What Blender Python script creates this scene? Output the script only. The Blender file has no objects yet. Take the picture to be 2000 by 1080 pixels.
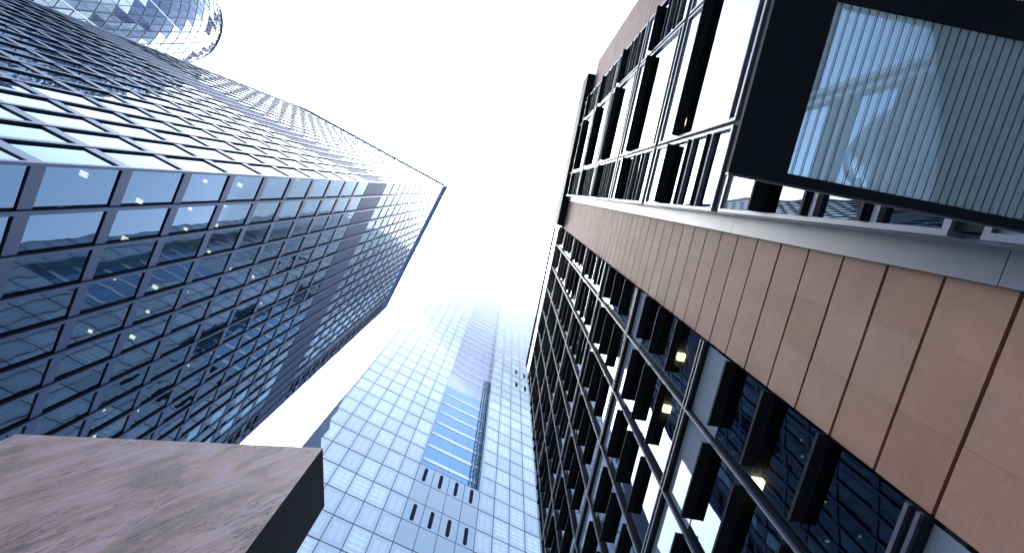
import bpy, math, random
from mathutils import Vector, Matrix
random.seed(7)
SC = bpy.context.scene
COL = SC.collection

# ------------------------------------------------------------------ camera
CAM_Z = 1.6
ex = Vector((-0.98227845, 0.18486387, 0.03089336))
up = Vector((0.00382206, 0.18455091, -0.98281552))
ey = up.cross(ex)
ex.normalize(); ey.normalize(); up.normalize()
cam = bpy.data.cameras.new('camera')
cam_ob = bpy.data.objects.new('camera', cam); COL.objects.link(cam_ob)
R = Matrix((ex, ey, up))                      # rows: world axes seen in camera coordinates
cam_ob.matrix_world = Matrix.Translation((0, 0, CAM_Z)) @ R.to_4x4()
cam.sensor_width = 36.0; cam.lens = 16.2
cam.clip_start = 0.05; cam.clip_end = 3000
SC.camera = cam_ob

# ------------------------------------------------------------------ sky and sun (overcast)
SUN_DIR = Vector((0.25, -0.12, 0.95)).normalized()
w = bpy.data.worlds.new('World'); SC.world = w; w.use_nodes = True
nt = w.node_tree; nt.nodes.clear()
sky = nt.nodes.new('ShaderNodeTexSky'); sky.sky_type = 'NISHITA'; sky.sun_disc = False
sky.sun_elevation = math.asin(SUN_DIR.z)
sky.sun_rotation = math.atan2(SUN_DIR.x, SUN_DIR.y)
sky.air_density = 1.0; sky.dust_density = 5.0; sky.ozone_density = 1.0
hs = nt.nodes.new('ShaderNodeHueSaturation'); hs.inputs['Saturation'].default_value = 0.85
bg = nt.nodes.new('ShaderNodeBackground'); bg.inputs['Strength'].default_value = 0.15
wo = nt.nodes.new('ShaderNodeOutputWorld')
tint = nt.nodes.new('ShaderNodeMix'); tint.data_type = 'RGBA'; tint.blend_type = 'MULTIPLY'; tint.inputs[0].default_value = 1.0; tint.inputs[7].default_value = (0.86, 0.98, 1.06, 1)
nt.links.new(sky.outputs[0], hs.inputs['Color']); nt.links.new(hs.outputs[0], tint.inputs[6]); nt.links.new(tint.outputs[2], bg.inputs[0]); nt.links.new(bg.outputs[0], wo.inputs[0])
sl = bpy.data.lights.new('sun', 'SUN'); sl.energy = 0.5; sl.angle = math.radians(35); sl.color = (1, 0.97, 0.93)
so = bpy.data.objects.new('sun', sl); COL.objects.link(so)
so.rotation_euler = SUN_DIR.to_track_quat('Z', 'Y').to_euler(); so.location = (20, 40, 200)

SC.view_settings.view_transform = 'Standard'; SC.view_settings.look = 'None'
SC.view_settings.gamma = 1.0; SC.view_settings.use_curve_mapping = False
SC.view_settings.exposure = 2.5
SC.render.engine = 'CYCLES'
SC.cycles.use_denoising = True
SC.cycles.volume_bounces = 14
SC.cycles.max_bounces = 16; SC.cycles.transparent_max_bounces = 16
SC.cycles.glossy_bounces = 5; SC.cycles.caustics_reflective = False; SC.cycles.caustics_refractive = False
SC.cycles.sample_clamp_indirect = 6.0

# ------------------------------------------------------------------ materials
def nodes(name):
    m = bpy.data.materials.new(name); m.use_nodes = True
    t = m.node_tree; t.nodes.clear()
    out = t.nodes.new('ShaderNodeOutputMaterial')
    return m, t, out
def N(t, kind, **kw):
    n = t.nodes.new(kind)
    for k, v in kw.items():
        if k in n.inputs: n.inputs[k].default_value = v
        else: setattr(n, k, v)
    return n
def M_(t, op, a, b=None):
    n = t.nodes.new('ShaderNodeMath'); n.operation = op
    for i, v in enumerate((a, b)):
        if v is None: continue
        if isinstance(v, (int, float)): n.inputs[i].default_value = v
        else: t.links.new(v, n.inputs[i])
    return n.outputs[0]
def rgb(c): return (c[0], c[1], c[2], 1)

def plain(name, col, rough=0.5, metal=0.0, vary=0.12, scale=3.0, bump=0.0, stretch=(1, 1, 1), spec=0.5):
    m, t, out = nodes(name)
    b = N(t, 'ShaderNodeBsdfPrincipled', Roughness=rough, Metallic=metal); b.inputs['Specular IOR Level'].default_value = spec
    tc = N(t, 'ShaderNodeTexCoord'); mp = N(t, 'ShaderNodeMapping'); mp.inputs['Scale'].default_value = stretch
    t.links.new(tc.outputs['Object'], mp.inputs[0])
    nz = N(t, 'ShaderNodeTexNoise', Scale=scale, Detail=6.0, Roughness=0.6); t.links.new(mp.outputs[0], nz.inputs[0])
    mx = N(t, 'ShaderNodeMix', data_type='RGBA')
    mx.inputs[6].default_value = rgb([c * (1 - vary) for c in col]); mx.inputs[7].default_value = rgb([min(1, c * (1 + vary)) for c in col])
    t.links.new(nz.outputs['Fac'], mx.inputs[0]); t.links.new(mx.outputs[2], b.inputs['Base Color'])
    rr = M_(t, 'MULTIPLY_ADD', nz.outputs['Fac'], 0.15); t.nodes[-1].inputs[2].default_value = max(0.02, rough - 0.075)
    t.links.new(rr, b.inputs['Roughness'])
    if bump:
        bp = N(t, 'ShaderNodeBump', Strength=bump, Distance=0.01); t.links.new(nz.outputs['Fac'], bp.inputs['Height']); t.links.new(bp.outputs[0], b.inputs['Normal'])
    t.links.new(b.outputs[0], out.inputs[0])
    return m

def glass(name, f0, tint, under, see=None, wave=0.02, wscale=0.6, rough=0.01, vary=None):
    """Coated facade glass: Schlick reflection over a see-through pane (see = transmission colour) or an opaque back (under)."""
    m, t, out = nodes(name)
    tc = N(t, 'ShaderNodeTexCoord')
    nz = N(t, 'ShaderNodeTexNoise', Scale=wscale, Detail=1.0); t.links.new(tc.outputs['Object'], nz.inputs[0])
    bp = N(t, 'ShaderNodeBump', Strength=wave, Distance=0.3); t.links.new(nz.outputs['Fac'], bp.inputs['Height'])
    gl = N(t, 'ShaderNodeBsdfGlossy', Roughness=rough); t.links.new(bp.outputs[0], gl.inputs['Normal'])
    lw = N(t, 'ShaderNodeLayerWeight'); lw.inputs['Blend'].default_value = 0.5
    p = M_(t, 'POWER', lw.outputs['Facing'], 4.6)
    tm = N(t, 'ShaderNodeMix', data_type='RGBA'); tm.inputs[6].default_value = rgb(tint); tm.inputs[7].default_value = (0.92, 0.97, 1.0, 1)
    t.links.new(M_(t, 'POWER', p, 0.5), tm.inputs[0]); t.links.new(tm.outputs[2], gl.inputs['Color'])
    f = M_(t, 'MULTIPLY_ADD', p, 1 - f0); t.nodes[-1].inputs[2].default_value = f0
    if see:
        lo = N(t, 'ShaderNodeBsdfTransparent'); lo.inputs[0].default_value = rgb(see)
    else:
        lo = N(t, 'ShaderNodeBsdfDiffuse'); lo.inputs[0].default_value = rgb(under)
        if vary == 'cells':
            # blinds and ceilings behind each pane: a paler inner rectangle with a couple of bright rows, different pane by pane
            sp = N(t, 'ShaderNodeSeparateXYZ'); t.links.new(tc.outputs['Object'], sp.inputs[0])
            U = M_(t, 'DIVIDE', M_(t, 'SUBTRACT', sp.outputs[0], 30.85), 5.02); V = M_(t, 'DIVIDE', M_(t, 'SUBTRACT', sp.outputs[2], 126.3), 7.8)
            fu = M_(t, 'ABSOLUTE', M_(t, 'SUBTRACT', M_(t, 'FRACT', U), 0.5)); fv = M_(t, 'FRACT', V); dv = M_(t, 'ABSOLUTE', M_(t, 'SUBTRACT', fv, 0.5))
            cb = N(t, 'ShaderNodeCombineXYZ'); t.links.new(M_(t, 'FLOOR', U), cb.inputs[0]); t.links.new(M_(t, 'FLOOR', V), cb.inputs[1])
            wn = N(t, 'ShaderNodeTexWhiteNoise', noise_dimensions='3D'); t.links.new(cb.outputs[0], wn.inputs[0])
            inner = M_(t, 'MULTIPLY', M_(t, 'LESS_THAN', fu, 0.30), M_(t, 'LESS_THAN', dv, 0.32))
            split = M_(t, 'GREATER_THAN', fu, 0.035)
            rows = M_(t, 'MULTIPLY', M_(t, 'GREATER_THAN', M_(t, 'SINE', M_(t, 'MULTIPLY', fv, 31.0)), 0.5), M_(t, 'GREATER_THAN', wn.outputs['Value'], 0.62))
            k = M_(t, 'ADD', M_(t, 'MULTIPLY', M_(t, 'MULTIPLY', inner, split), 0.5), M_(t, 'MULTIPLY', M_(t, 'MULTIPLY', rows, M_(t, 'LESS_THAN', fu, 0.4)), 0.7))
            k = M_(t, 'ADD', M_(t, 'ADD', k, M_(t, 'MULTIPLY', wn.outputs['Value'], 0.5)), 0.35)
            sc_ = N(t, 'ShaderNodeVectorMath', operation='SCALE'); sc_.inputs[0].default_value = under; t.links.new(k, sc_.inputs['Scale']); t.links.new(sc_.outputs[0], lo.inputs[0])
        elif vary:
            wn = N(t, 'ShaderNodeTexNoise', Scale=vary[0], Detail=3.0); mp = N(t, 'ShaderNodeMapping'); mp.inputs['Scale'].default_value = vary[1]
            t.links.new(tc.outputs['Object'], mp.inputs[0]); t.links.new(mp.outputs[0], wn.inputs[0])
            cr = N(t, 'ShaderNodeValToRGB'); cr.color_ramp.elements[0].position = 0.38; cr.color_ramp.elements[1].position = 0.62
            cr.color_ramp.elements[0].color = rgb([c * 0.45 for c in under]); cr.color_ramp.elements[1].color = rgb(under)
            t.links.new(wn.outputs['Fac'], cr.inputs[0]); t.links.new(cr.outputs[0], lo.inputs[0])
    mx = N(t, 'ShaderNodeMixShader'); t.links.new(f, mx.inputs[0]); t.links.new(lo.outputs[0], mx.inputs[1]); t.links.new(gl.outputs[0], mx.inputs[2])
    t.links.new(mx.outputs[0], out.inputs[0])
    return m

def emit(name, col, s):
    m, t, out = nodes(name)
    e = N(t, 'ShaderNodeEmission', Strength=s); e.inputs[0].default_value = rgb(col); t.links.new(e.outputs[0], out.inputs[0])
    return m

MAT = {}
MAT['tower_metal'] = plain('anodised blue grey metal', (0.022, 0.036, 0.085), 0.32, 0.0, 0.1, 0.7, spec=0.42)
MAT['black_metal'] = plain('black anodised metal', (0.011, 0.015, 0.023), 0.6, 0.0, 0.2, 2.0, spec=0.04)
MAT['louvre'] = plain('louvre blue grey metal', (0.034, 0.046, 0.105), 0.5, 0.0, 0.12, 0.6, spec=0.3)
MAT['tower_glass'] = glass('tower glass', 0.155, (0.54, 0.77, 1.0), None, see=(0.03, 0.06, 0.11), wave=0.015)
MAT['blind_glass'] = glass('glass with a drawn blind', 0.115, (0.6, 0.8, 1.0), (0.22, 0.33, 0.42), wave=0.015)
MAT['ceiling'] = plain('office ceiling', (0.12, 0.125, 0.13), 0.8)
MAT['core'] = plain('dark office core', (0.06, 0.065, 0.08), 0.8)
MAT['lamp'] = emit('warm ceiling lamp', (1.0, 0.56, 0.22), 5.0)
MAT['blind'] = plain('pale window blind', (0.55, 0.60, 0.66), 0.7)
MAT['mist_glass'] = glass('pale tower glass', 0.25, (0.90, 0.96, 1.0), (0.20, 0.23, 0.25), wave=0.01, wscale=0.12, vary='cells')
MAT['mist_frame'] = plain('tower joint grey', (0.07, 0.095, 0.11), 0.6, spec=0.2)
MAT['recess_glass'] = glass('blue glass', 0.20, (0.50, 0.76, 1.0), (0.04, 0.12, 0.24), wave=0.01, wscale=0.1)
MAT['recess_mauve'] = glass('mauve glass', 0.25, (0.75, 0.75, 0.95), (0.10, 0.10, 0.16), wave=0.01, wscale=0.1)
MAT['white_panel'] = plain('white panel', (0.72, 0.75, 0.78), 0.4, 0, 0.05, 0.3)
MAT['pale_panel'] = glass('pale panel glass', 0.24, (0.84, 0.94, 1.0), (0.04, 0.06, 0.07), wave=0.01, wscale=0.1)
MAT['painted_reflection'] = glass('smoky dark glass', 0.05, (0.7, 0.85, 1.0), (0.012, 0.022, 0.04), wave=0.3, wscale=0.5)  # tone of the reflection painted at the skyscraper's left corner
MAT['flank_reflection_blue'] = plain('dark blue flank tone', (0.02, 0.06, 0.14), 0.5)
MAT['slot'] = plain('dark slot', (0.010, 0.012, 0.026), 0.8, spec=0.05)
MAT['gherkin_light'] = glass('light diamond glass', 0.22, (0.84, 0.94, 1.0), (0.22, 0.27, 0.31), wave=0.02, wscale=0.3)
MAT['gherkin_dark'] = glass('dark diamond glass', 0.05, (0.50, 0.70, 1.0), (0.025, 0.04, 0.08), wave=0.02, wscale=0.3)
MAT['gherkin_void'] = plain('dark open bay', (0.030, 0.042, 0.085), 0.8, spec=0.05)
MAT['rim'] = plain('blue grey rim', (0.045, 0.06, 0.11), 0.8, spec=0.05)
MAT['crown'] = plain('matt blue grey crown panel', (0.12, 0.15, 0.23), 0.85, 0, 0.2, 0.4, spec=0.0)
MAT['gherkin_rib'] = plain('grey rib', (0.10, 0.13, 0.19), 0.5)
MAT['white_rib'] = plain('white rib', (0.7, 0.72, 0.75), 0.5)
MAT['fin_glass'] = glass('deep blue office glass', 0.17, (0.62, 0.82, 1.0), None, see=(0.09, 0.14, 0.19), wave=0.01, wscale=1.2)
MAT['spandrel'] = glass('back painted spandrel glass', 0.07, (0.75, 0.88, 1.0), (0.20, 0.235, 0.28), wave=0.006, wscale=1.5)
MAT['bay_metal'] = plain('grey blue coated metal', (0.075, 0.098, 0.155), 0.45, 0.0, 0.08, 1.5)
MAT['frame_metal'] = plain('pale grey window frame', (0.10, 0.12, 0.17), 0.4, 0.0, 0.08, 2.0, spec=0.35)
MAT['mullion'] = plain('bluish grey mullion', (0.034, 0.042, 0.072), 0.42, 0.0, 0.1, 2.0)

def stone_mat():
    m, t, out = nodes('red sandstone cladding')
    b = N(t, 'ShaderNodeBsdfPrincipled', Roughness=0.75)
    tc = N(t, 'ShaderNodeTexCoord'); sp = N(t, 'ShaderNodeSeparateXYZ'); t.links.new(tc.outputs['Object'], sp.inputs[0])
    zc = M_(t, 'FLOOR', M_(t, 'DIVIDE', M_(t, 'ADD', sp.outputs[2], -0.085), 0.57)); yc = M_(t, 'FLOOR', M_(t, 'DIVIDE', M_(t, 'ADD', sp.outputs[1], 1.75), 0.59))
    cb = N(t, 'ShaderNodeCombineXYZ'); t.links.new(yc, cb.inputs[0]); t.links.new(zc, cb.inputs[1])
    wn = N(t, 'ShaderNodeTexWhiteNoise', noise_dimensions='3D'); t.links.new(cb.outputs[0], wn.inputs[0])
    cr = N(t, 'ShaderNodeValToRGB'); cr.color_ramp.elements[0].color = (0.280, 0.138, 0.094, 1); cr.color_ramp.elements[1].color = (0.335, 0.184, 0.140, 1)
    t.links.new(wn.outputs['Value'], cr.inputs[0])
    mp = N(t, 'ShaderNodeMapping'); mp.inputs['Scale'].default_value = (1, 4, 22)
    t.links.new(tc.outputs['Object'], mp.inputs[0])
    nz = N(t, 'ShaderNodeTexNoise', Scale=1.6, Detail=8.0, Roughness=0.65); t.links.new(mp.outputs[0], nz.inputs[0])
    big = N(t, 'ShaderNodeTexNoise', Scale=1.1, Detail=5.0, Roughness=0.7); t.links.new(tc.outputs['Object'], big.inputs[0])
    s = M_(t, 'ADD', M_(t, 'MULTIPLY', nz.outputs['Fac'], 0.28), M_(t, 'MULTIPLY', big.outputs['Fac'], 0.62))
    s = M_(t, 'ADD', s, 0.28)
    mx = N(t, 'ShaderNodeVectorMath', operation='SCALE'); t.links.new(cr.outputs[0], mx.inputs[0]); t.links.new(s, mx.inputs['Scale'])
    t.links.new(mx.outputs[0], b.inputs['Base Color'])
    fine = N(t, 'ShaderNodeTexNoise', Scale=60.0, Detail=4.0); t.links.new(tc.outputs['Object'], fine.inputs[0])
    bp = N(t, 'ShaderNodeBump', Strength=0.25, Distance=0.004); t.links.new(fine.outputs['Fac'], bp.inputs['Height']); t.links.new(bp.outputs[0], b.inputs['Normal'])
    t.links.new(b.outputs[0], out.inputs[0])
    return m
MAT['stone'] = stone_mat()

def pylon_mat():
    m, t, out = nodes('weathered mauve stone')
    b = N(t, 'ShaderNodeBsdfPrincipled', Roughness=0.5)
    tc = N(t, 'ShaderNodeTexCoord')
    def noise(sc, scale, det, rot, ro=0.6):
        m0 = N(t, 'ShaderNodeMapping'); m0.inputs['Rotation'].default_value = (0, math.radians(rot), 0); t.links.new(tc.outputs['Object'], m0.inputs[0])
        mp = N(t, 'ShaderNodeMapping'); mp.inputs['Scale'].default_value = sc; t.links.new(m0.outputs[0], mp.inputs[0])
        n = N(t, 'ShaderNodeTexNoise', Scale=scale, Detail=det, Roughness=ro, Distortion=0.6); t.links.new(mp.outputs[0], n.inputs[0]); return n.outputs['Fac']
    ROT = -48
    patch = noise((1, 1, 2.0), 2.1, 6.0, ROT, 0.62)
    cr = N(t, 'ShaderNodeValToRGB'); e = cr.color_ramp.elements
    e[0].position = 0.33; e[0].color = (0.262, 0.172, 0.205, 1)
    e[1].position = 0.68; e[1].color = (0.320, 0.175, 0.095, 1)
    k = e.new(0.44); k.color = (0.345, 0.215, 0.215, 1)
    k = e.new(0.53); k.color = (0.300, 0.155, 0.115, 1)
    k = e.new(0.60); k.color = (0.150, 0.095, 0.068, 1)
    t.links.new(patch, cr.inputs[0])
    streak = noise((1, 1, 7), 3.0, 8.0, ROT, 0.7)
    sv = M_(t, 'ADD', M_(t, 'MULTIPLY', streak, 1.25), 0.06)
    mul = N(t, 'ShaderNodeVectorMath', operation='SCALE'); t.links.new(cr.outputs[0], mul.inputs[0]); t.links.new(sv, mul.inputs['Scale'])
    fl = noise((1, 1, 5.0), 15.0, 4.0, ROT - 10, 0.6); area = noise((1, 1, 1.7), 2.6, 3.0, ROT)
    clu = M_(t, 'MULTIPLY', M_(t, 'SUBTRACT', area, 0.47), 9.0); t.nodes[-1].use_clamp = True
    hit = M_(t, 'MULTIPLY', M_(t, 'SUBTRACT', fl, 0.535), 30.0); t.nodes[-1].use_clamp = True
    mask = M_(t, 'MULTIPLY', clu, hit)
    soft = M_(t, 'MULTIPLY', mask, 0.80)
    mx = N(t, 'ShaderNodeMix', data_type='RGBA'); mx.inputs[7].default_value = (0.030, 0.026, 0.026, 1)
    t.links.new(soft, mx.inputs[0]); t.links.new(mul.outputs[0], mx.inputs[6]); t.links.new(mx.outputs[2], b.inputs['Base Color'])
    h = M_(t, 'SUBTRACT', streak, M_(t, 'MULTIPLY', mask, 0.8))
    bp = N(t, 'ShaderNodeBump', Strength=0.5, Distance=0.006); t.links.new(h, bp.inputs['Height']); t.links.new(bp.outputs[0], b.inputs['Normal'])
    t.links.new(b.outputs[0], out.inputs[0])
    return m
MAT['pylon'] = pylon_mat()
MAT['pylon_side_shade'] = plain('shaded stone edge', (0.020, 0.018, 0.018), 0.55, 0, 0.5, 6.0, 0.3)  # sides of the slab, with their shade put into the colour

def frit_mat():
    """Frosted canopy glass with thin dark printed lines every 48 mm."""
    m, t, out = nodes('striped frosted canopy glass')
    tc = N(t, 'ShaderNodeTexCoord'); sp = N(t, 'ShaderNodeSeparateXYZ'); t.links.new(tc.outputs['Object'], sp.inputs[0])
    fr = M_(t, 'FRACT', M_(t, 'DIVIDE', sp.outputs[0], 0.0478))
    ln = M_(t, 'LESS_THAN', fr, 0.12)
    tr = N(t, 'ShaderNodeBsdfTransparent'); tr.inputs[0].default_value = (0.56, 0.68, 0.80, 1)
    tl = N(t, 'ShaderNodeBsdfTranslucent'); tl.inputs[0].default_value = (0.36, 0.45, 0.52, 1)
    a = N(t, 'ShaderNodeMixShader'); a.inputs[0].default_value = 0.30; t.links.new(tr.outputs[0], a.inputs[1]); t.links.new(tl.outputs[0], a.inputs[2])
    gl = N(t, 'ShaderNodeBsdfGlossy', Roughness=0.02); gl.inputs[0].default_value = (0.8, 0.9, 1, 1)
    fz = N(t, 'ShaderNodeFresnel', IOR=1.5)
    c = N(t, 'ShaderNodeMixShader'); t.links.new(fz.outputs[0], c.inputs[0]); t.links.new(a.outputs[0], c.inputs[1]); t.links.new(gl.outputs[0], c.inputs[2])
    dk = N(t, 'ShaderNodeBsdfDiffuse'); dk.inputs[0].default_value = (0.012, 0.02, 0.03, 1)
    d = N(t, 'ShaderNodeMixShader'); t.links.new(M_(t, 'MULTIPLY', ln, 0.85), d.inputs[0]); t.links.new(c.outputs[0], d.inputs[1]); t.links.new(dk.outputs[0], d.inputs[2])
    t.links.new(d.outputs[0], out.inputs[0])
    return m
MAT['frit'] = frit_mat()
MAT['clear'] = glass('clear balustrade glass', 0.07, (0.9, 0.96, 1.0), None, see=(0.80, 0.88, 0.92), wave=0.0)
MAT['asphalt'] = plain('asphalt', (0.05, 0.05, 0.052), 0.85, 0, 0.3, 8.0, 0.4)
MAT['paving'] = plain('york stone paving', (0.26, 0.25, 0.23), 0.8, 0, 0.2, 1.5, 0.2)
MAT['kerb'] = plain('granite kerb', (0.30, 0.30, 0.30), 0.8, 0, 0.2, 6.0)
MAT['paint'] = plain('yellow line paint', (0.62, 0.45, 0.06), 0.7)

# ------------------------------------------------------------------ mesh helpers
class MB:
    def __init__(s): s.v = []; s.f = []; s.m = []
    def quad(s, a, b, c, d, m=0):
        i = len(s.v); s.v += [tuple(a), tuple(b), tuple(c), tuple(d)]; s.f.append((i, i + 1, i + 2, i + 3)); s.m.append(m)
    def poly(s, pts, m=0):
        i = len(s.v); s.v += [tuple(p) for p in pts]; s.f.append(tuple(range(i, i + len(pts)))); s.m.append(m)
    def box(s, x0, x1, y0, y1, z0, z1, m=0, sides=None):
        i = len(s.v)
        s.v += [(x0, y0, z0), (x1, y0, z0), (x1, y1, z0), (x0, y1, z0), (x0, y0, z1), (x1, y0, z1), (x1, y1, z1), (x0, y1, z1)]
        F = dict(b=(3, 2, 1, 0), t=(4, 5, 6, 7), s=(0, 1, 5, 4), e=(1, 2, 6, 5), n=(2, 3, 7, 6), w=(3, 0, 4, 7))
        for k, f in F.items():
            s.f.append(tuple(i + q for q in f)); s.m.append(sides[k] if sides and k in sides else m)
        return s
    def bar(s, p, q, r, n=6, m=0):
        p = Vector(p); q = Vector(q); d = (q - p).normalized()
        a = d.orthogonal().normalized(); b = d.cross(a); i = len(s.v)
        for c in (p, q):
            for k in range(n):
                th = 2 * math.pi * k / n; s.v.append(tuple(c + a * (r * math.cos(th)) + b * (r * math.sin(th))))
        for k in range(n):
            s.f.append((i + k, i + (k + 1) % n, i + n + (k + 1) % n, i + n + k)); s.m.append(m)
        s.f.append(tuple(i + k for k in range(n))[::-1]); s.m.append(m)
        s.f.append(tuple(i + n + k for k in range(n))); s.m.append(m)
    def add(s, o):
        i = len(s.v); s.v += o.v; s.f += [tuple(q + i for q in f) for f in o.f]; s.m += o.m
    def build(s, name, mats, parent=None, stuff=False):
        me = bpy.data.meshes.new(name); me.from_pydata(s.v, [], s.f)
        if not isinstance(mats, (list, tuple)): mats = [mats]
        for m in mats: me.materials.append(MAT[m])
        if len(mats) > 1: me.polygons.foreach_set('material_index', s.m)
        me.update()
        o = bpy.data.objects.new(name, me); COL.objects.link(o)
        if parent: o.parent = parent
        if stuff: o['kind'] = 'stuff'
        return o

def empty(name, loc, rz, label, cat, group=None):
    o = bpy.data.objects.new(name, None); COL.objects.link(o)
    o.location = loc; o.rotation_euler = (0, 0, rz); o['label'] = label; o['category'] = cat
    if group: o['group'] = group
    return o
def tag(o, label, cat=None, group=None):
    o['label'] = label
    if cat: o['category'] = cat
    if group: o['group'] = group
    return o
def structure(o): o['kind'] = 'structure'; return o

def px_area(pts, mat):
    """Area in picture pixels of a polygon, zero when it is outside the frame."""
    q = []
    for p in pts:
        wv = mat @ Vector(p) - Vector((0, 0, CAM_Z))
        c = Vector((ex.x * wv.x + ey.x * wv.y + up.x * wv.z, ex.y * wv.x + ey.y * wv.y + up.y * wv.z, ex.z * wv.x + ey.z * wv.y + up.z * wv.z))
        if c.z > -0.05: return 0
        q.append((450 * c.x / -c.z + 512, 276 - 450 * c.y / -c.z))
    cx = sum(a for a, b in q) / len(q); cy = sum(b for a, b in q) / len(q)
    if not (-25 < cx < 1050 and -25 < cy < 577): return 0
    return abs(sum(q[i][0] * q[(i + 1) % len(q)][1] - q[(i + 1) % len(q)][0] * q[i][1] for i in range(len(q)))) / 2

def spread(items, name, mats, parent, rest_name=None, limit=100):
    """items: (MB, outline). The `limit` that show largest become parts of their own, the rest one part."""
    mw = Matrix.Translation(parent.location) @ Matrix.Rotation(parent.rotation_euler.z, 4, 'Z')
    sc = sorted(items, key=lambda it: -px_area(it[1], mw))
    if len(sc) <= limit + 5:
        for mb, _ in sc: mb.build(name, mats, parent)
        return
    for mb, _ in sc[:limit]: mb.build(name, mats, parent)
    r = MB()
    for mb, _ in sc[limit:]: r.add(mb)
    r.build(rest_name or name, mats, parent, stuff=True)

def pane(a, b, c, d, n, j=0.004, m=0):
    """A pane whose corners sit a few millimetres out of true, as real glazing does."""
    mb = MB(); n = Vector(n); k = random.gauss(0, j); l = random.gauss(0, j)
    P = [Vector(a) + n * (k), Vector(b) + n * (l), Vector(c) - n * (k), Vector(d) - n * (l)]
    mb.quad(*P, m=m)
    return mb, [tuple(p) for p in P]

# ------------------------------------------------------------------ ground
g = MB(); g.quad((-600, -600, -0.13), (600, -600, -0.13), (600, 600, -0.13), (-600, 600, -0.13))
structure(g.build('road', 'asphalt'))
g = MB(); g.box(-3.6, 3.2, -60, 60, -0.125, 0.0); structure(g.build('pavement', 'paving'))
g = MB(); g.box(3.203, 3.5, -60, 60, -0.125, 0.006); structure(g.build('kerb', 'kerb'))
g = MB(); g.box(3.75, 3.85, -60, 60, -0.126, -0.122); g.box(3.95, 4.05, -60, 60, -0.126, -0.122); structure(g.build('road_marking', 'paint'))
g = MB(); g.box(12.0, 75, -60, 60, -0.124, 0.02); structure(g.build('plaza', 'paving'))

# ------------------------------------------------------------------ dark glass tower on the left
TW = empty('office_tower', (16.417, -2.230, 0), math.radians(17.72), 'dark blue glass office tower on the left with grey spandrel bands and a louvred storey', 'tower')
L2, L1 = 35.66, 38.63          # lengths of the two faces seen; local x=0 face runs to y=-L2, local y=0 face runs to x=L1
BAY = 1.86
bands = [16.42 + 3.77 * k + CAM_Z for k in range(-4, 10)]         # spandrel mid heights below the louvres
LZ0, LZ1 = 53.9 + CAM_Z, 61.7 + CAM_Z
upper = [61.7 + 3.69 * k + CAM_Z for k in range(1, 13)]
CR0, ROOF = 109.8 + CAM_Z, 118.0 + CAM_Z
lev = [(b - 0.27, b + 0.27) for b in bands] + [(LZ0, LZ1)] + [(b - 0.24, b + 0.24) for b in upper] + [(CR0, ROOF)]
n2 = int(round(L2 / BAY)); n1 = int(round(L1 / BAY)); b2 = L2 / n2; b1 = L1 / n1
EB = 3                          # closed corner bays at the far end of the street face
# spandrels, one per storey and face
for i, (z0, z1) in enumerate(lev):
    if (z0, z1) == (LZ0, LZ1) or (z0, z1) == (CR0, ROOF): continue
    for face in (0, 1):
        m = MB()
        if face == 0: m.box(-0.05, 0.10, -L2 + 0.02, -0.06, z0, z1)
        else: m.box(0.06, L1 - 0.02, -0.10, 0.05, z0, z1)
        m.build('spandrel', 'tower_metal', TW)
# louvre storey: slats set between the mullions
for face in (0, 1):
    m = MB(); L = L2 if face == 0 else L1
    if face == 0: m.box(0.03, 0.2, -L + 0.02, -0.06, LZ0, LZ1)
    else: m.box(0.06, L - 0.02, -0.2, -0.03, LZ0, LZ1)
    k = LZ0
    while k < LZ1 - 0.2:
        if face == 0: m.box(-0.02, 0.031, -L + .03, -.07, k + .03, k + .27)
        else: m.box(.07, L - .03, -0.031, 0.02, k + .03, k + .27)
        k += 0.33
    m.build('louvre_band', 'louvre', TW)
# crown
m = MB(); m.box(-0.06, L1 + 0.06, -L2 - 0.06, 0.06, CR0 + 5.2, ROOF); m.build('roof_crown', 'crown', TW)
m = MB()
for k in range(n2 + 1): m.box(-0.10, 0.06, -b2 * k - 0.11, -b2 * k + 0.11, CR0, ROOF + 0.02) if 0 < k < n2 else None
for k in range(n1 + 1): m.box(b1 * k - 0.11, b1 * k + 0.11, -0.06, 0.10, CR0, ROOF + 0.02) if 0 < k < n1 else None
m.box(0.02, L1 - .02, -L2 + .02, -0.02, CR0, CR0 + 5.19); m.build('roof_louvre', 'crown', TW)
# mullions with black sides and a grey cap
for k in range(1, n2):
    y = -b2 * k; m = MB()
    m.box(-0.13, 0.06, y - 0.09, y + 0.09, 0.0, CR0 - 0.01, 0, dict(w=0, n=1, s=1)); m.build('mullion', ['tower_metal', 'black_metal'], TW)
for k in range(1, n1):
    x = b1 * k; m = MB()
    m.box(x - 0.10, x + 0.10, -0.06, 0.080, 0.0, CR0 - 0.01, 0, dict(e=1, w=1)); m.build('mullion', ['tower_metal', 'black_metal'], TW)
m = MB(); m.box(-0.07, 0.06, -0.06, 0.07, 0.0, CR0 + 5.18); m.build('corner_trim', 'tower_metal', TW)
m = MB(); m.box(-0.08, 0.5, -L2 - 0.08, -L2 + 0.55, 0.0, CR0 + 5.18); m.build('corner_trim', 'crown', TW)
m = MB(); m.box(L1 - .5, L1 + .08, -0.5, 0.07, 0.0, CR0 + 5.18); m.build('corner_trim', 'tower_metal', TW)
m = MB(); m.box(0.4, L1 + 0.04, -L2 - 0.05, -L2 + 0.2, 0.0, CR0 + 5.17); m.box(L1 - .2, L1 + 0.03, -L2, -0.3, 0, CR0 + 5.17); m.build('rear_wall', 'louvre', TW)
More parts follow.
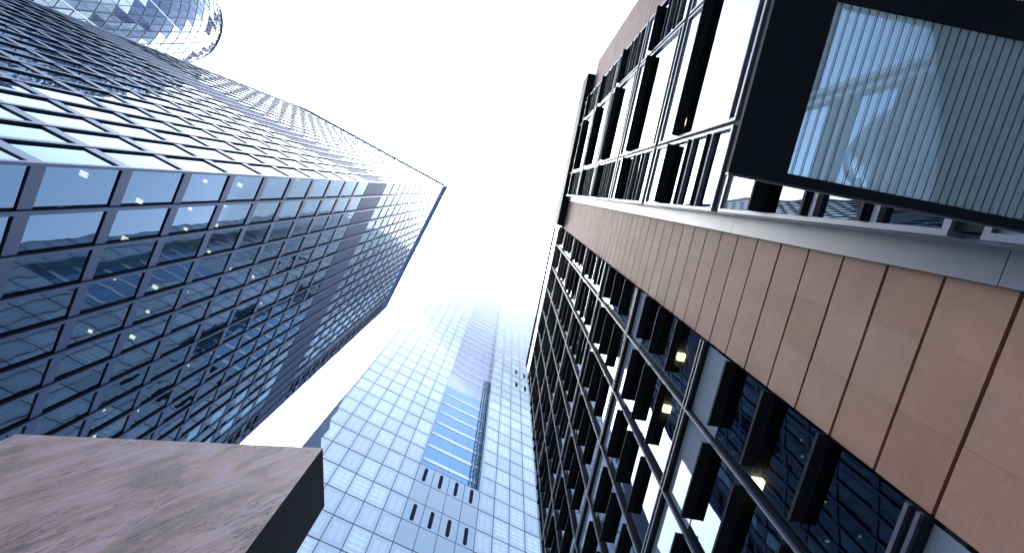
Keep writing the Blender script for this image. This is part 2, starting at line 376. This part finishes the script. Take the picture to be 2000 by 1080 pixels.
# windows
W = []; BL = []; rb = random.Random(5)
zs = []
prev = 0.4
for z0, z1 in lev:
    if z0 - prev > 0.6: zs.append((prev, z0))
    prev = z1
for z0, z1 in zs:
    for k in range(n2):
        ya, yb = -b2 * k - 0.085, -b2 * (k + 1) + 0.085
        if k == 0: ya = -0.06
        if k >= n2 - EB: continue
        if k >= n2 - EB - 3 and z0 > 20 and rb.random() < 0.8:
            zm = z0 + (z1 - z0) * rb.choice((0.0, 0.35, 0.35, 0.5))
            BL.append(pane((0.02, ya, zm), (0.02, yb, zm), (0.02, yb, z1), (0.02, ya, z1), (1, 0, 0), 0.006))
            if zm > z0: W.append(pane((0.02, ya, z0), (0.02, yb, z0), (0.02, yb, zm), (0.02, ya, zm), (1, 0, 0), 0.006))
            continue
        W.append(pane((0.02, ya, z0), (0.02, yb, z0), (0.02, yb, z1), (0.02, ya, z1), (1, 0, 0), 0.006))
    for k in range(n1):
        xa, xb = b1 * k + 0.085, b1 * (k + 1) - 0.085
        W.append(pane((xa, -0.02, z0), (xb, -0.02, z0), (xb, -0.02, z1), (xa, -0.02, z1), (0, 1, 0), 0.006))
spread(W, 'window', 'tower_glass', TW); spread(BL, 'blind_window', 'blind_glass', TW)
# closed bays with small openings beside the far corner
W = []
for z0, z1 in zs:
    for k in range(n2 - EB, n2):
        ya, yb = -b2 * k - 0.085, -b2 * (k + 1) + 0.085
        if k == n2 - EB:
            q = MB(); q.quad((0.0, ya, z0), (0.0, yb, z0), (0.0, yb, z1), (0.0, ya, z1)); W.append((q, [(0, ya, z0), (0, yb, z0), (0, yb, z1), (0, ya, z1)])); continue
        h = (z1 - z0) / 2
        for r in range(2):
            za = z0 + h * r
            q = MB(); q.box(-0.04, 0.02, yb, ya, za, za + 0.28)
            q.quad((0.3, ya, za + .28), (0.3, yb, za + .28), (0.3, yb, za + h), (0.3, ya, za + h), 1)
            W.append((q, [(0, ya, za), (0, yb, za), (0, yb, za + h), (0, ya, za + h)]))
spread(W, 'vent_panel', ['tower_metal', 'black_metal'], TW)
# office floors and lamps behind the glass
for i, (z0, z1) in enumerate(lev[:-1]):
    if z0 < 5: continue
    m = MB(); m.box(0.14, L1 - 0.24, -L2 + 0.24, -0.14, z0 + 0.05, min(z1, z0 + .5) - 0.05); m.build('floor_slab', 'ceiling', TW)
m = MB(); m.box(9, L1 - 9, -L2 + 9, -8, 0.1, CR0); m.build('service_core', 'core', TW)
rr = random.Random(3)
def lamp(mb, x, y, z, a, b): mb.box(x - a, x + a, y - b, y + b, z - 0.09, z - 0.002); return mb
cnt = 0
for z0, z1 in lev[:12]:
    if z0 < 14: continue
    for k in range(16):
        p = 0.85 if k < 5 else 0.42
        if rr.random() > p or cnt > 95: continue
        y = -b2 * (k + 0.25 + 0.5 * rr.random()); m = MB(); x = 1.1 + 0.7 * rr.random()
        if rr.random() < 0.4: lamp(m, x, y, z0 + .05, .15, .035); lamp(m, x, y - .13, z0 + .05, .15, .035)
        else: lamp(m, x, y, z0 + .05, .09, .07)
        m.build('ceiling_lamp', 'lamp', TW); cnt += 1
# ------------------------------------------------------------------ rounded diamond-pattern tower behind it
GD = 124.3
GK = empty('rounded_tower', (GD * math.cos(math.radians(16.1)), GD * math.sin(math.radians(16.1)), 0), 0, 'rounded tower of diamond glass panes in dark and pale blue bands', 'tower')
PROF = [(0, 24.5), (15, 25.8), (40, 27.6), (70, 28.3), (95, 27.6), (115, 26.2), (130, 24.4), (142, 22.3), (150, 20.4), (156, 18.6), (161, 16.8), (165, 15.0), (168, 13.2), (171, 11.0), (174, 8.2), (177, 5.0), (179.5, 1.5)]
def gr(z):
    for (a, ra), (b, rb) in zip(PROF, PROF[1:]):
        if z <= b: return ra + (rb - ra) * (z - a) / (b - a)
    return 1.0
NS = 72; FH = 4.1
NF = int(172 / FH)
def gp(i, k, off=0.0):
    z = k * FH; th = math.radians(5.0 * i + 5.0 * k * 0.5); r = gr(z) + off
    return (r * math.cos(th), r * math.sin(th), z)
lt, dk, op = MB(), MB(), {}
for k in range(NF):
    for i in range(NS):
        a, b, c, d = gp(i, k), gp(i + 1, k), gp(i + 1, k + 1), gp(i, k + 1)
        # bands wind one way round; near the top dark diamonds ring the dome
        dark = (i + 2 * k + 1) % 12 < 7
        if k >= 37: dark = (i + 2 * k) % 7 in (1, 2, 3)
        mb = dk if dark else lt
        if dark and k >= 37: mb = op.setdefault((i + 2 * k) // 7, MB())
        mb.poly((a, b, d)); mb.poly((b, c, d))
lt.build('pale_glass', 'gherkin_light', GK); dk.build('dark_glass', 'gherkin_dark', GK); [q.build('open_panel', 'gherkin_void', GK) for q in op.values()]
cap = MB(); n = 72
for k in range(6):
    z0 = NF * FH + (179.6 - NF * FH) * k / 6; z1 = NF * FH + (179.6 - NF * FH) * (k + 1) / 6
    for i in range(n):
        t0, t1 = 2 * math.pi * i / n, 2 * math.pi * (i + 1) / n; r0, r1 = gr(z0), gr(z1)
        cap.quad((r0 * math.cos(t0), r0 * math.sin(t0), z0), (r0 * math.cos(t1), r0 * math.sin(t1), z0), (r1 * math.cos(t1), r1 * math.sin(t1), z1), (r1 * math.cos(t0), r1 * math.sin(t0), z1))
cap.build('dome', 'rim', GK)
rib, wr, hz = MB(), MB(), MB()
for i in range(NS):
    for k in range(NF):
        rib.bar(gp(i - k, k, .05), gp(i - k - 1, k + 1, .05), 0.14 if i % 2 == 0 else 0.07, 4)
        (wr if (i % 6 == 0) else hz).bar(gp(i, k, .05), gp(i, k + 1, .05), 0.16 if i % 6 == 0 else 0.07, 4)
for k in range(NF + 1):
    for i in range(NS): hz.bar(gp(i, k, .04), gp(i + 1, k, .04), 0.08, 4)
rib.build('diagonal_rib', 'gherkin_rib', GK); wr.build('white_rib', 'white_rib', GK); hz.build('glazing_bar', 'gherkin_rib', GK)
top = MB()
for i in range(NS):
    for (z, r) in ((NF * FH + .2, .55), (NF * FH - 1.2, .16)):
        t0, t1 = 2 * math.pi * i / NS, 2 * math.pi * (i + 1) / NS; q = gr(z) + .15
        top.bar((q * math.cos(t0), q * math.sin(t0), z), (q * math.cos(t1), q * math.sin(t1), z), r, 5)
top.build('ring_beam', 'rim', GK)

# ------------------------------------------------------------------ pale tower rising into cloud
th = math.radians(-163.0); E = Vector((math.cos(th), math.sin(th), 0)); S0 = -33.3
P = Vector((10.07, -84.56, 0)) + E * S0
MT = empty('glass_skyscraper', P, th, 'very tall pale glass skyscraper with a blue recessed strip, its top lost in cloud', 'skyscraper')
MS = lambda s: s - S0                    # facade coordinate measured from the left corner
BW = 5.02; s0 = -2.45
FL = 7.8; FB = 124.7 + CAM_Z
MTOP = 386 + CAM_Z
s_edges = [S0] + [s0 + BW * k for k in range(-6, 16)]
R0, R1 = MS(s0), MS(s0 + BW * 4 - 0.6)       # the recess
zr = FB
Q0, Q1 = MS(s0 + BW * 9), MS(s0 + BW * 13 - 0.6)   # an added second one, unseen directly, for its mirror image in the left tower
levels = [FB + FL * k for k in range(-16, 34)]
levels = [z for z in levels if 0.5 < z < MTOP] + [MTOP]
levels = [0.5] + levels
W = []
DEEP = 3.0
for a, b in zip(levels, levels[1:]):
    for k in range(len(s_edges) - 1):
        xa, xb = MS(s_edges[k]), MS(s_edges[k + 1])
        if k == 0 and xb - xa < 0.5: continue
        mid = (xa + xb) / 2
        if (R0 - .1 < mid < R1 + .7 or Q0 - .1 < mid < Q1 + .7) and b > zr + .1: continue
        W.append(pane((xa + .11, 0, a + .13), (xb - .11, 0, a + .13), (xb - .11, 0, b - .13), (xa + .11, 0, b - .13), (0, 1, 0), 0.012))
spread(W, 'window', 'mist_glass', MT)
XE = MS(s_edges[-1])
for s in s_edges[1:]:
    x = MS(s)
    m = MB()
    inside = R0 + .5 < x < R1 - .5 or Q0 + .5 < x < Q1 - .5
    m.box(x - .105, x + .105, -0.05, 0.1, 0, zr if inside else MTOP); m.build('mullion', 'mist_frame', MT)
for z in levels[1:]:
    for x0, x1 in (((0, R0), (R1 + .6, Q0), (Q1 + .6, XE)) if z > zr + 1 else ((0, XE),)):
        m = MB(); m.box(x0, x1, -.04, .1, z - .125, z + .125); m.build('floor_joint', 'mist_frame', MT)
m = MB(); m.box(0.02, R0 - .02, 0.12, 30, 0, MTOP - .1); m.box(R1 + .62, Q0 - .02, 0.12, 30, 0, MTOP - .12); m.box(Q1 + .62, XE, 0.12, 30, 0, MTOP - .12)
for q0, q1 in ((R0, R1), (Q0, Q1)): m.box(q0 - .01, q1 + .61, DEEP + .1, 30, 0, MTOP - .14); m.box(q0, q1 + .6, 0.12, DEEP + .05, 0, zr - .02)
m.box(XE - .1, XE + .1, .1, 29, 0, MTOP - .2); m.build('tower_body', 'pale_panel', MT)
for x0, x1 in ((R0 - .25, R0 + .02), (R1 + .2, R1 + .62), (Q0 - .25, Q0 + .02), (Q1 + .2, Q1 + .62)):
    m = MB(); m.box(x0, x1, -.16, DEEP, zr - .1, MTOP - .2); m.build('recess_jamb', 'pale_panel', MT)
zl = [zr + FL * k for k in range(0, 34) if zr + FL * k < MTOP]
for k, z in enumerate(zl):
    z1 = z + FL
    if k == 8: mt = 'pale_panel'
    elif k < 8: mt = 'recess_glass'
    else: mt = 'recess_mauve'
    for q0, q1 in ((R0, R1), (Q0, Q1)):
        m = MB()
        for j in range(4):
            xa = q0 + .05 + (q1 + .2 - q0) * j / 4; xb = q0 + (q1 + .2 - q0) * (j + 1) / 4
            m.quad((xa, DEEP, z), (xb - .06, DEEP, z), (xb - .06, DEEP, z1), (xa, DEEP, z1))
        m.build('recess_glazing', mt, MT)
        if k > 0 and k != 8 and k != 9: m = MB(); m.box(q0 + .9, q1 + .15, DEEP - .10, DEEP - .02, z - .8, z + .7); m.build('white_bar', 'white_panel', MT)
    # dark bars on the right flank stand in for the reflection inside the recess
m = MB()
for x in (R1 - 2.3, R1 - 1.2, R1 - .2): m.box(x - .10, x + .10, DEEP - .5, DEEP - .2, zr + .1, zr + FL * 11)
for k in range(28): m.bar((R1 - 2.2, DEEP - .35, zr + 3 * k), (R1 - .3, DEEP - .35, zr + 3 * k + 2.9), .09, 4)
m.build('flank_reflection', 'flank_reflection_blue', MT)
m = MB(); m.poly([(x, -.16, z + CAM_Z) for x, z in ((0, 84), (6.4, 84), (5.2, 95), (5.6, 101), (4.1, 108), (4.3, 112), (2.6, 116), (2.9, 121), (1.3, 126), (1.5, 131), (0.6, 136), (0.0, 143))]); m.build('corner_reflection', 'painted_reflection', MT)  # dark reflection of the left tower, drawn as a wavy-edged sheet
def capsule(x, z0, z1, r):
    m = MB(); pts = []
    for k in range(9): a = math.pi * k / 8; pts.append((x + r * math.cos(a), -.14, z1 - r + r * math.sin(a)))
    for k in range(9): a = math.pi + math.pi * k / 8; pts.append((x + r * math.cos(a), -.14, z0 + r + r * math.sin(a)))
    m.poly(pts)
    for i in range(len(pts)):
        p, q = pts[i], pts[(i + 1) % len(pts)]; m.quad(p, q, (q[0], .05, q[2]), (p[0], .05, p[2]))
    return m
for s in (0, 5.0, 10.0, 15.0):
    for zc in (120.8, 105.0): capsule(MS(s + .05), zc - 2.95 + CAM_Z, zc + 2.95 + CAM_Z, .52).build('vent_slot', 'slot', MT)
for s in (30.6, 35.5):
    for zc in (232.4, 216.0): capsule(MS(s), zc - 2.6 + CAM_Z, zc + 2.6 + CAM_Z, .62).build('vent_slot', 'slot', MT)
# pale opaque bays between the vents
for j in range(4):
    for zt in (FB - FL, FB - 2 * FL, FB - 3 * FL, FB):
        xa, xb = MS(s0 + BW * j), MS(s0 + BW * (j + 1)); z0 = zt - FL
        m = MB(); m.quad((xa + .11, -.03, z0 + .13), (xb - .11, -.03, z0 + .13), (xb - .11, -.03, zt - .13), (xa + .11, -.03, zt - .13)); m.build('vent_panel', 'pale_panel', MT)

# ------------------------------------------------------------------ stone and glass building on the right
X0 = -3.5
RB = empty('office_building', (X0, 0, 0), 0, 'red sandstone and dark glass office building with black window blades, close on the right', 'building')
ROOFP = 28.9 + CAM_Z; ROOFG = 30.5 + CAM_Z
FLOORS = [3.15 + 4.0 * n + CAM_Z for n in range(-1, 8)]
# stone piers
for (y0, y1) in ((-1.75, -0.02), (5.76, 8.30)):
    m = MB(); m.box(-0.5, -0.05, y0 + .02, y1 - .02, 0, ROOFP, 1)
    z = 0.085 + 0.0; nb = 3 if y1 < 1 else 4; bw = (y1 - y0) / nb
    while z < ROOFP - .1:
        for j in range(nb):
            dx = random.uniform(-.0015, .0015)
            m.box(-0.045, dx, y0 + bw * j + .0006, y0 + bw * (j + 1) - .0006, z + .016, min(z + .554, ROOFP - .02))
        z += 0.57
    m.build('stone_pier', ['stone', 'black_metal'], RB)
m = MB(); m.box(-1.2, 0.45, -1.62, 7.46, ROOFP, ROOFP + 2.1); m.build('parapet_cap', 'black_metal', RB)
m = MB(); m.box(-0.05, 0.02, -1.74, 8.28, ROOFP - .02, ROOFP - .004); m.build('parapet_flashing', 'bay_metal', RB)
# body behind
# the lower body is only walls at the back and sides: the front is open behind the glass
m = MB(); m.box(-22, -9, -12.5, 8.2, 0, ROOFG - .3); m.box(-9, -.5, 7.0, 8.28, 0, ROOFP + .5); m.box(-22, -.52, -1.7, 8.25, ROOFG - .3, ROOFP + 1.9); m.build('building_core', 'core', RB)
m = MB(); m.box(-9, -0.05, -12.62, -12.5, 0, ROOFG); m.build('end_wall', 'mullion', RB)
for f in FLOORS:
    m = MB(); m.box(-9, -0.12, -12.48, 6.98, f - .28, f - .02)
    m.build('floor_slab', 'ceiling', RB)
# --- blade zone
MY = [-1.77] + [-1.45 - 1.52 * k for k in range(1, 8)] + [-12.55]
glassP, bladeP, panelP = [], [], []
for fi, f in enumerate(FLOORS):
    top = f if f < ROOFG else ROOFG
    for k in range(len(MY) - 1):
        ya, yb = MY[k] - .035, MY[k + 1] + .035
        if f - .2 < ROOFG:
            q = MB(); q.quad((-.03, ya, f - 1.0), (-.03, yb, f - 1.0), (-.03, yb, f - .11), (-.03, ya, f - .11)); panelP.append((q, [(-.03, ya, f - 1.0), (-.03, yb, f - 1.0), (-.03, yb, f - .11), (-.03, ya, f - .11)]))
        for zb, zt in ((1.0, 1.97), (1.97, 2.94), (2.94, 3.89)):
            if f - zb > ROOFG: continue
            glassP.append(pane((-.04, ya, f - zt), (-.04, yb, f - zt), (-.04, yb, min(f - zb, ROOFG)), (-.04, ya, min(f - zb, ROOFG)), (1, 0, 0), 0.0015))
        for zb in (1.0, 1.97, 2.94):
            if f - zb > ROOFG: continue
            p = .13 if zb < 2.9 else .10
            q = MB(); z = f - zb; y1 = yb + .19; y0 = ya - .02
            if k == 0: y0 = -1.755
            if k == len(MY) - 2: y1 = yb + .05
            q.box(-.035, p, y1, y0, z - .012, z + .012); q.box(p - .012, p + .003, y1 - .002, y0 + .002, z - .022, z + .02); q.box(-.034, .008, y1 + .01, y0 - .01, z - .03, z + .02)
            bladeP.append((q, [(p, y0, z), (p, y1, z), (0, y1, z), (0, y0, z)]))
spread(panelP, 'spandrel_panel', 'spandrel', RB)
spread(glassP, 'window', 'fin_glass', RB)
spread(bladeP, 'sunshade_blade', 'black_metal', RB)
for y in MY[1:]:
    m = MB(); m.box(-.12, .032, y - .030, y + .030, 0, ROOFG, 1, dict(e=0)); m.box(.032, .058, y - .016, y + .016, 0, ROOFG); m.build('mullion', ['mullion', 'black_metal'], RB)
for f in FLOORS:
    if f > ROOFG: continue
    m = MB(); m.box(-.12, .02, -12.55, -1.77, f - .105, f + .105, 1); m.box(.02, .06, -12.55, -1.77, f + .03, f + .065); m.box(.02, .06, -12.55, -1.77, f - .075, f - .04); m.build('floor_transom', ['mullion', 'black_metal'], RB)
m = MB(); m.box(-.5, .1, -12.66, -2.0, ROOFG, ROOFG + .32); m.build('roof_edge', 'black_metal', RB)
# glass balustrade with a black handrail carried outboard of the roof edge
hz_ = ROOFG + 1.75
m = MB(); m.bar((.2, -2.0, hz_), (.2, -12.2, hz_), .07, 8); m.bar((.2, -12.2, hz_), (.05, -12.55, hz_ - .02), .07, 8); m.bar((.05, -12.55, hz_ - .02), (-.3, -12.66, hz_ - .02), .07, 8); m.bar((-.3, -12.66, hz_ - .02), (-6, -12.66, hz_ - .02), .07, 8); m.build('handrail', 'black_metal', RB)
for k in range(8):
    y = -2.3 - 1.42 * k; m = MB(); m.bar((-.1, y, ROOFG + .3), (.2, y, hz_ + .02), .03, 6); m.box(.13, .27, y - .04, y + .04, hz_ - .07, hz_ + .07); m.build('rail_post', 'frame_metal', RB)
m = MB(); m.quad((.02, -9.2, ROOFG + .3), (.02, -12.5, ROOFG + .3), (.16, -12.3, hz_ - .1), (.16, -9.2, hz_ - .1)); m.build('balustrade_glass', 'clear', RB)
# --- window bay: a box standing 0.4 m proud of the stone
BX = 0.40
m = MB(); m.box(-.1, BX - .10, .24, .30, 0, ROOFP - .3); m.box(-.1, BX - .10, 5.68, 5.74, 0, ROOFP - .3); m.build('bay_cheek', 'bay_metal', RB)
m = MB()
for a, b in zip(FLOORS, FLOORS[1:]):
    m.box(-.05, .075, -.015, .235, a + .004, min(b, ROOFP) - .004)
    m.quad((.075, .235, a + .004), (BX - .10, .238, a + .004), (BX - .10, .238, min(b, ROOFP) - .004), (.075, .235, min(b, ROOFP) - .004))
m.build('bay_flashing', 'bay_metal', RB)
gl2, bl2, pn2, fr2 = [], [], [], []
def rect(x, y0, y1, z0, z1): return [(x, y0, z0), (x, y1, z0), (x, y1, z1), (x, y0, z1)]
for f in FLOORS:
    if f > ROOFP: continue
    # light frame round each storey unit
    for (ya, yb, kind) in ((.26, 1.58, 'n'), (1.64, 4.38, 'w'), (4.44, 5.72, 'n')):
        q = MB(); zt, zb = f - .10, f - 3.86
        q.box(BX - .12, BX + .015, ya, ya + .05, zb, zt); q.box(BX - .12, BX + .015, yb - .05, yb, zb, zt)
        q.box(BX - .12, BX + .013, ya + .05, yb - .05, zb, zb + .06); q.box(BX - .12, BX + .013, ya + .05, yb - .05, zt - .05, zt)
        if kind == 'n':
            for z in (f - 2.22, f - 3.08): q.box(BX - .10, BX + .011, ya + .05, yb - .05, z - .10, z - .03)
        else:
            q.box(BX - .10, BX + .011, ya + .05, yb - .05, f - 3.62, f - 3.58)
        fr2.append((q, rect(BX, ya, yb, zb, zt)))
        y0, y1 = ya + .05, yb - .05
        q = MB(); q.quad(*rect(BX - .03, y0, y1, f - 1.18, f - .15)); pn2.append((q, rect(BX - .03, y0, y1, f - 1.18, f - .15)))
        if kind == 'n':
            for z0, z1 in ((f - 2.20, f - 1.20), (f - 3.06, f - 2.20), (f - 3.82, f - 3.06)): gl2.append(pane(*rect(BX - .05, y0, y1, z0, z1), (1, 0, 0), .0015))
            bs = ((1.20, .125), (2.16, .05), (3.02, .05))
        else:
            gl2.append(pane(*rect(BX - .05, y0, y1, f - 3.80, f - 1.34), (1, 0, 0), .002))
            bs = ((1.33, .135),)
        for zb_, p in bs:
            z = f - zb_; q = MB(); q.box(BX - .05, BX + p, y0, y1, z - .015, z + .015); q.box(BX + p - .012, BX + p + .003, y0 + .002, y1 - .002, z - .022, z + .02); q.box(BX - .06, BX + .009, y0, y1, z - .05, z + .05)
            bl2.append((q, [(BX, y0, z), (BX, y1, z), (BX + p, y1, z), (BX + p, y0, z)]))
spread(pn2, 'spandrel_panel', 'spandrel', RB); spread(gl2, 'window', 'fin_glass', RB); spread(bl2, 'sunshade_blade', 'black_metal', RB); spread(fr2, 'window_frame', 'frame_metal', RB)
for f in FLOORS:
    if f > ROOFP: continue
    m = MB(); m.box(0, BX - .02, .31, 5.67, f - .095, f + .135); m.build('floor_transom', 'black_metal', RB)
for y in (1.61, 4.41):
    m = MB(); m.box(-.1, BX - .03, y - .028, y + .028, 0, ROOFP - .3, 0); m.build('mullion', 'black_metal', RB)
# ceiling lamps in the right-hand offices
lam = [(-3.9, 6.6), (-3.2, 10.2), (-4.6, 10.8), (-5.4, 15.0), (-3.9, 15.1), (-7.0, 15.2), (-6.1, 19.0), (-8.2, 19.2), (-9.6, 23.0), (-7.4, 23.1), (-5.0, 23.0), (-10.6, 15.0), (-9.2, 10.9), (-6.6, 6.7), (-7.9, 7.0), (-11.2, 11.0), (1.0, 10.9), (3.0, 14.9), (-2.6, 14.8)]
for y, _ in lam:
    zc = min([f for f in FLOORS], key=lambda f: abs(f - CAM_Z - .28 - _))
    m = MB(); m.box(-1.4, -1.22, y - .09, y + .09, zc - .38, zc - .283); m.build('ceiling_lamp', 'lamp', RB)
# --- entrance canopy of striped glass in a black frame
HC = 2.5; CZ = HC + CAM_Z
cx0 = -0.4385 * HC - X0; cx1 = BX + .16
gx0 = -0.562 * HC - X0
cy0 = .121 * HC; gy0 = .142 * HC; gy1 = .484 * HC; cy1 = 3.4
CN = MB()
CN.box(gx0, cx0, cy0, cy1, CZ, CZ + .022); CN.box(gx0, cx0 - .09, cy0 + .02, cy1, CZ + .0225, CZ + .10); CN.box(cx1, gx0, cy0, gy0, CZ, CZ + .07); CN.box(cx1, gx0, gy1, gy1 + .16, CZ, CZ + .09)
CN.box(cx1, gx0, 2.3, 2.45, CZ, CZ + .09); CN.box(cx1, gx0, cy1 - .1, cy1, CZ, CZ + .07)
can = CN.build('canopy', 'black_metal', RB); can['label'] = 'entrance canopy with black frame and striped glass'
m = MB(); m.box(cx1, cx0, cy0 - .012, cy0 - .001, CZ - .004, CZ + .03); m.build('canopy_trim', 'mullion', can)
for a, b in ((gy0, gy1), (gy1 + .16, 2.3), (2.45, cy1 - .1)):
    m = MB(); m.box(cx1 + .01, gx0 - .004, a + .004, b - .004, CZ + .02, CZ + .036); m.build('canopy_glass', 'frit', can)

# ------------------------------------------------------------------ stone pylon in the foreground
H = 2.4
A = Vector((0.3313 * H, -0.6731 * H, 0)); ang = math.atan2(-0.775 + 0.6731, 1.0475 - 0.3313)
PW = math.hypot(0.7162, 0.1019) * H; PT = .1543 * H
PY = empty('stone_pylon', A, ang, 'upright weathered slab of mauve and brown stone with a dark side, in the foreground', 'stone slab')
c = .012; zt = H + CAM_Z
m = MB()
m.poly([(0.0, 0.0, 0), (PW, 0, 0), (PW, 0, zt - c), (0.0, 0, zt - c)][::-1])
m.quad((0, 0, zt - c), (PW, 0, zt - c), (PW - c, -c, zt), (c, -c, zt)); m.quad((c, -c, zt), (PW - c, -c, zt), (PW - c, -PT + c, zt), (c, -PT + c, zt))
m.quad((PW, -PT, 0), (0, -PT, 0), (0, -PT, zt - c), (PW, -PT, zt - c)); m.quad((0, -PT, zt - c), (PW, -PT, zt - c), (PW - c, -PT + c, zt), (c, -PT + c, zt))
m.build('stone_face', 'pylon', PY)
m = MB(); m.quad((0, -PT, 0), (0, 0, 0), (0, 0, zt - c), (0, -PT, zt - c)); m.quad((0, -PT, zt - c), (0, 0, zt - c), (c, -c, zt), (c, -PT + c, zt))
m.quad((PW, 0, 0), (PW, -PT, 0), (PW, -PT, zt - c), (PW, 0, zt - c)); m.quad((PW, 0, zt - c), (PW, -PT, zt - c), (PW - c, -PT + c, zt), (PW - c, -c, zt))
m.build('side_face', 'pylon_side_shade', PY)

# ------------------------------------------------------------------ low cloud round the top of the pale tower
import bmesh
bm = bmesh.new(); bmesh.ops.create_icosphere(bm, subdivisions=4, radius=1.0)
from mathutils import noise as mn
for v in bm.verts:
    d = v.co.normalized(); k = 1 + 0.13 * mn.noise(d * 2.3 + Vector((3, 1, 7))) + 0.05 * mn.noise(d * 6)
    v.co = Vector((d.x * 95 * k, d.y * 60 * k, d.z * 105 * k)) + Vector((-8, -112, 326))
me = bpy.data.meshes.new('low_cloud'); bm.to_mesh(me); bm.free()
cl = bpy.data.objects.new('low_cloud', me); COL.objects.link(cl)
m, t, out = nodes('cloud vapour')
pv = N(t, 'ShaderNodeVolumePrincipled', Density=0.009, Anisotropy=0.0); pv.inputs['Color'].default_value = (1.0, 1.0, 1.0, 1)
t.links.new(pv.outputs[0], out.inputs['Volume']); me.materials.append(m)
cl['kind'] = 'stuff'; cl['label'] = 'pale low cloud swallowing the top of the skyscraper'; cl['category'] = 'cloud'
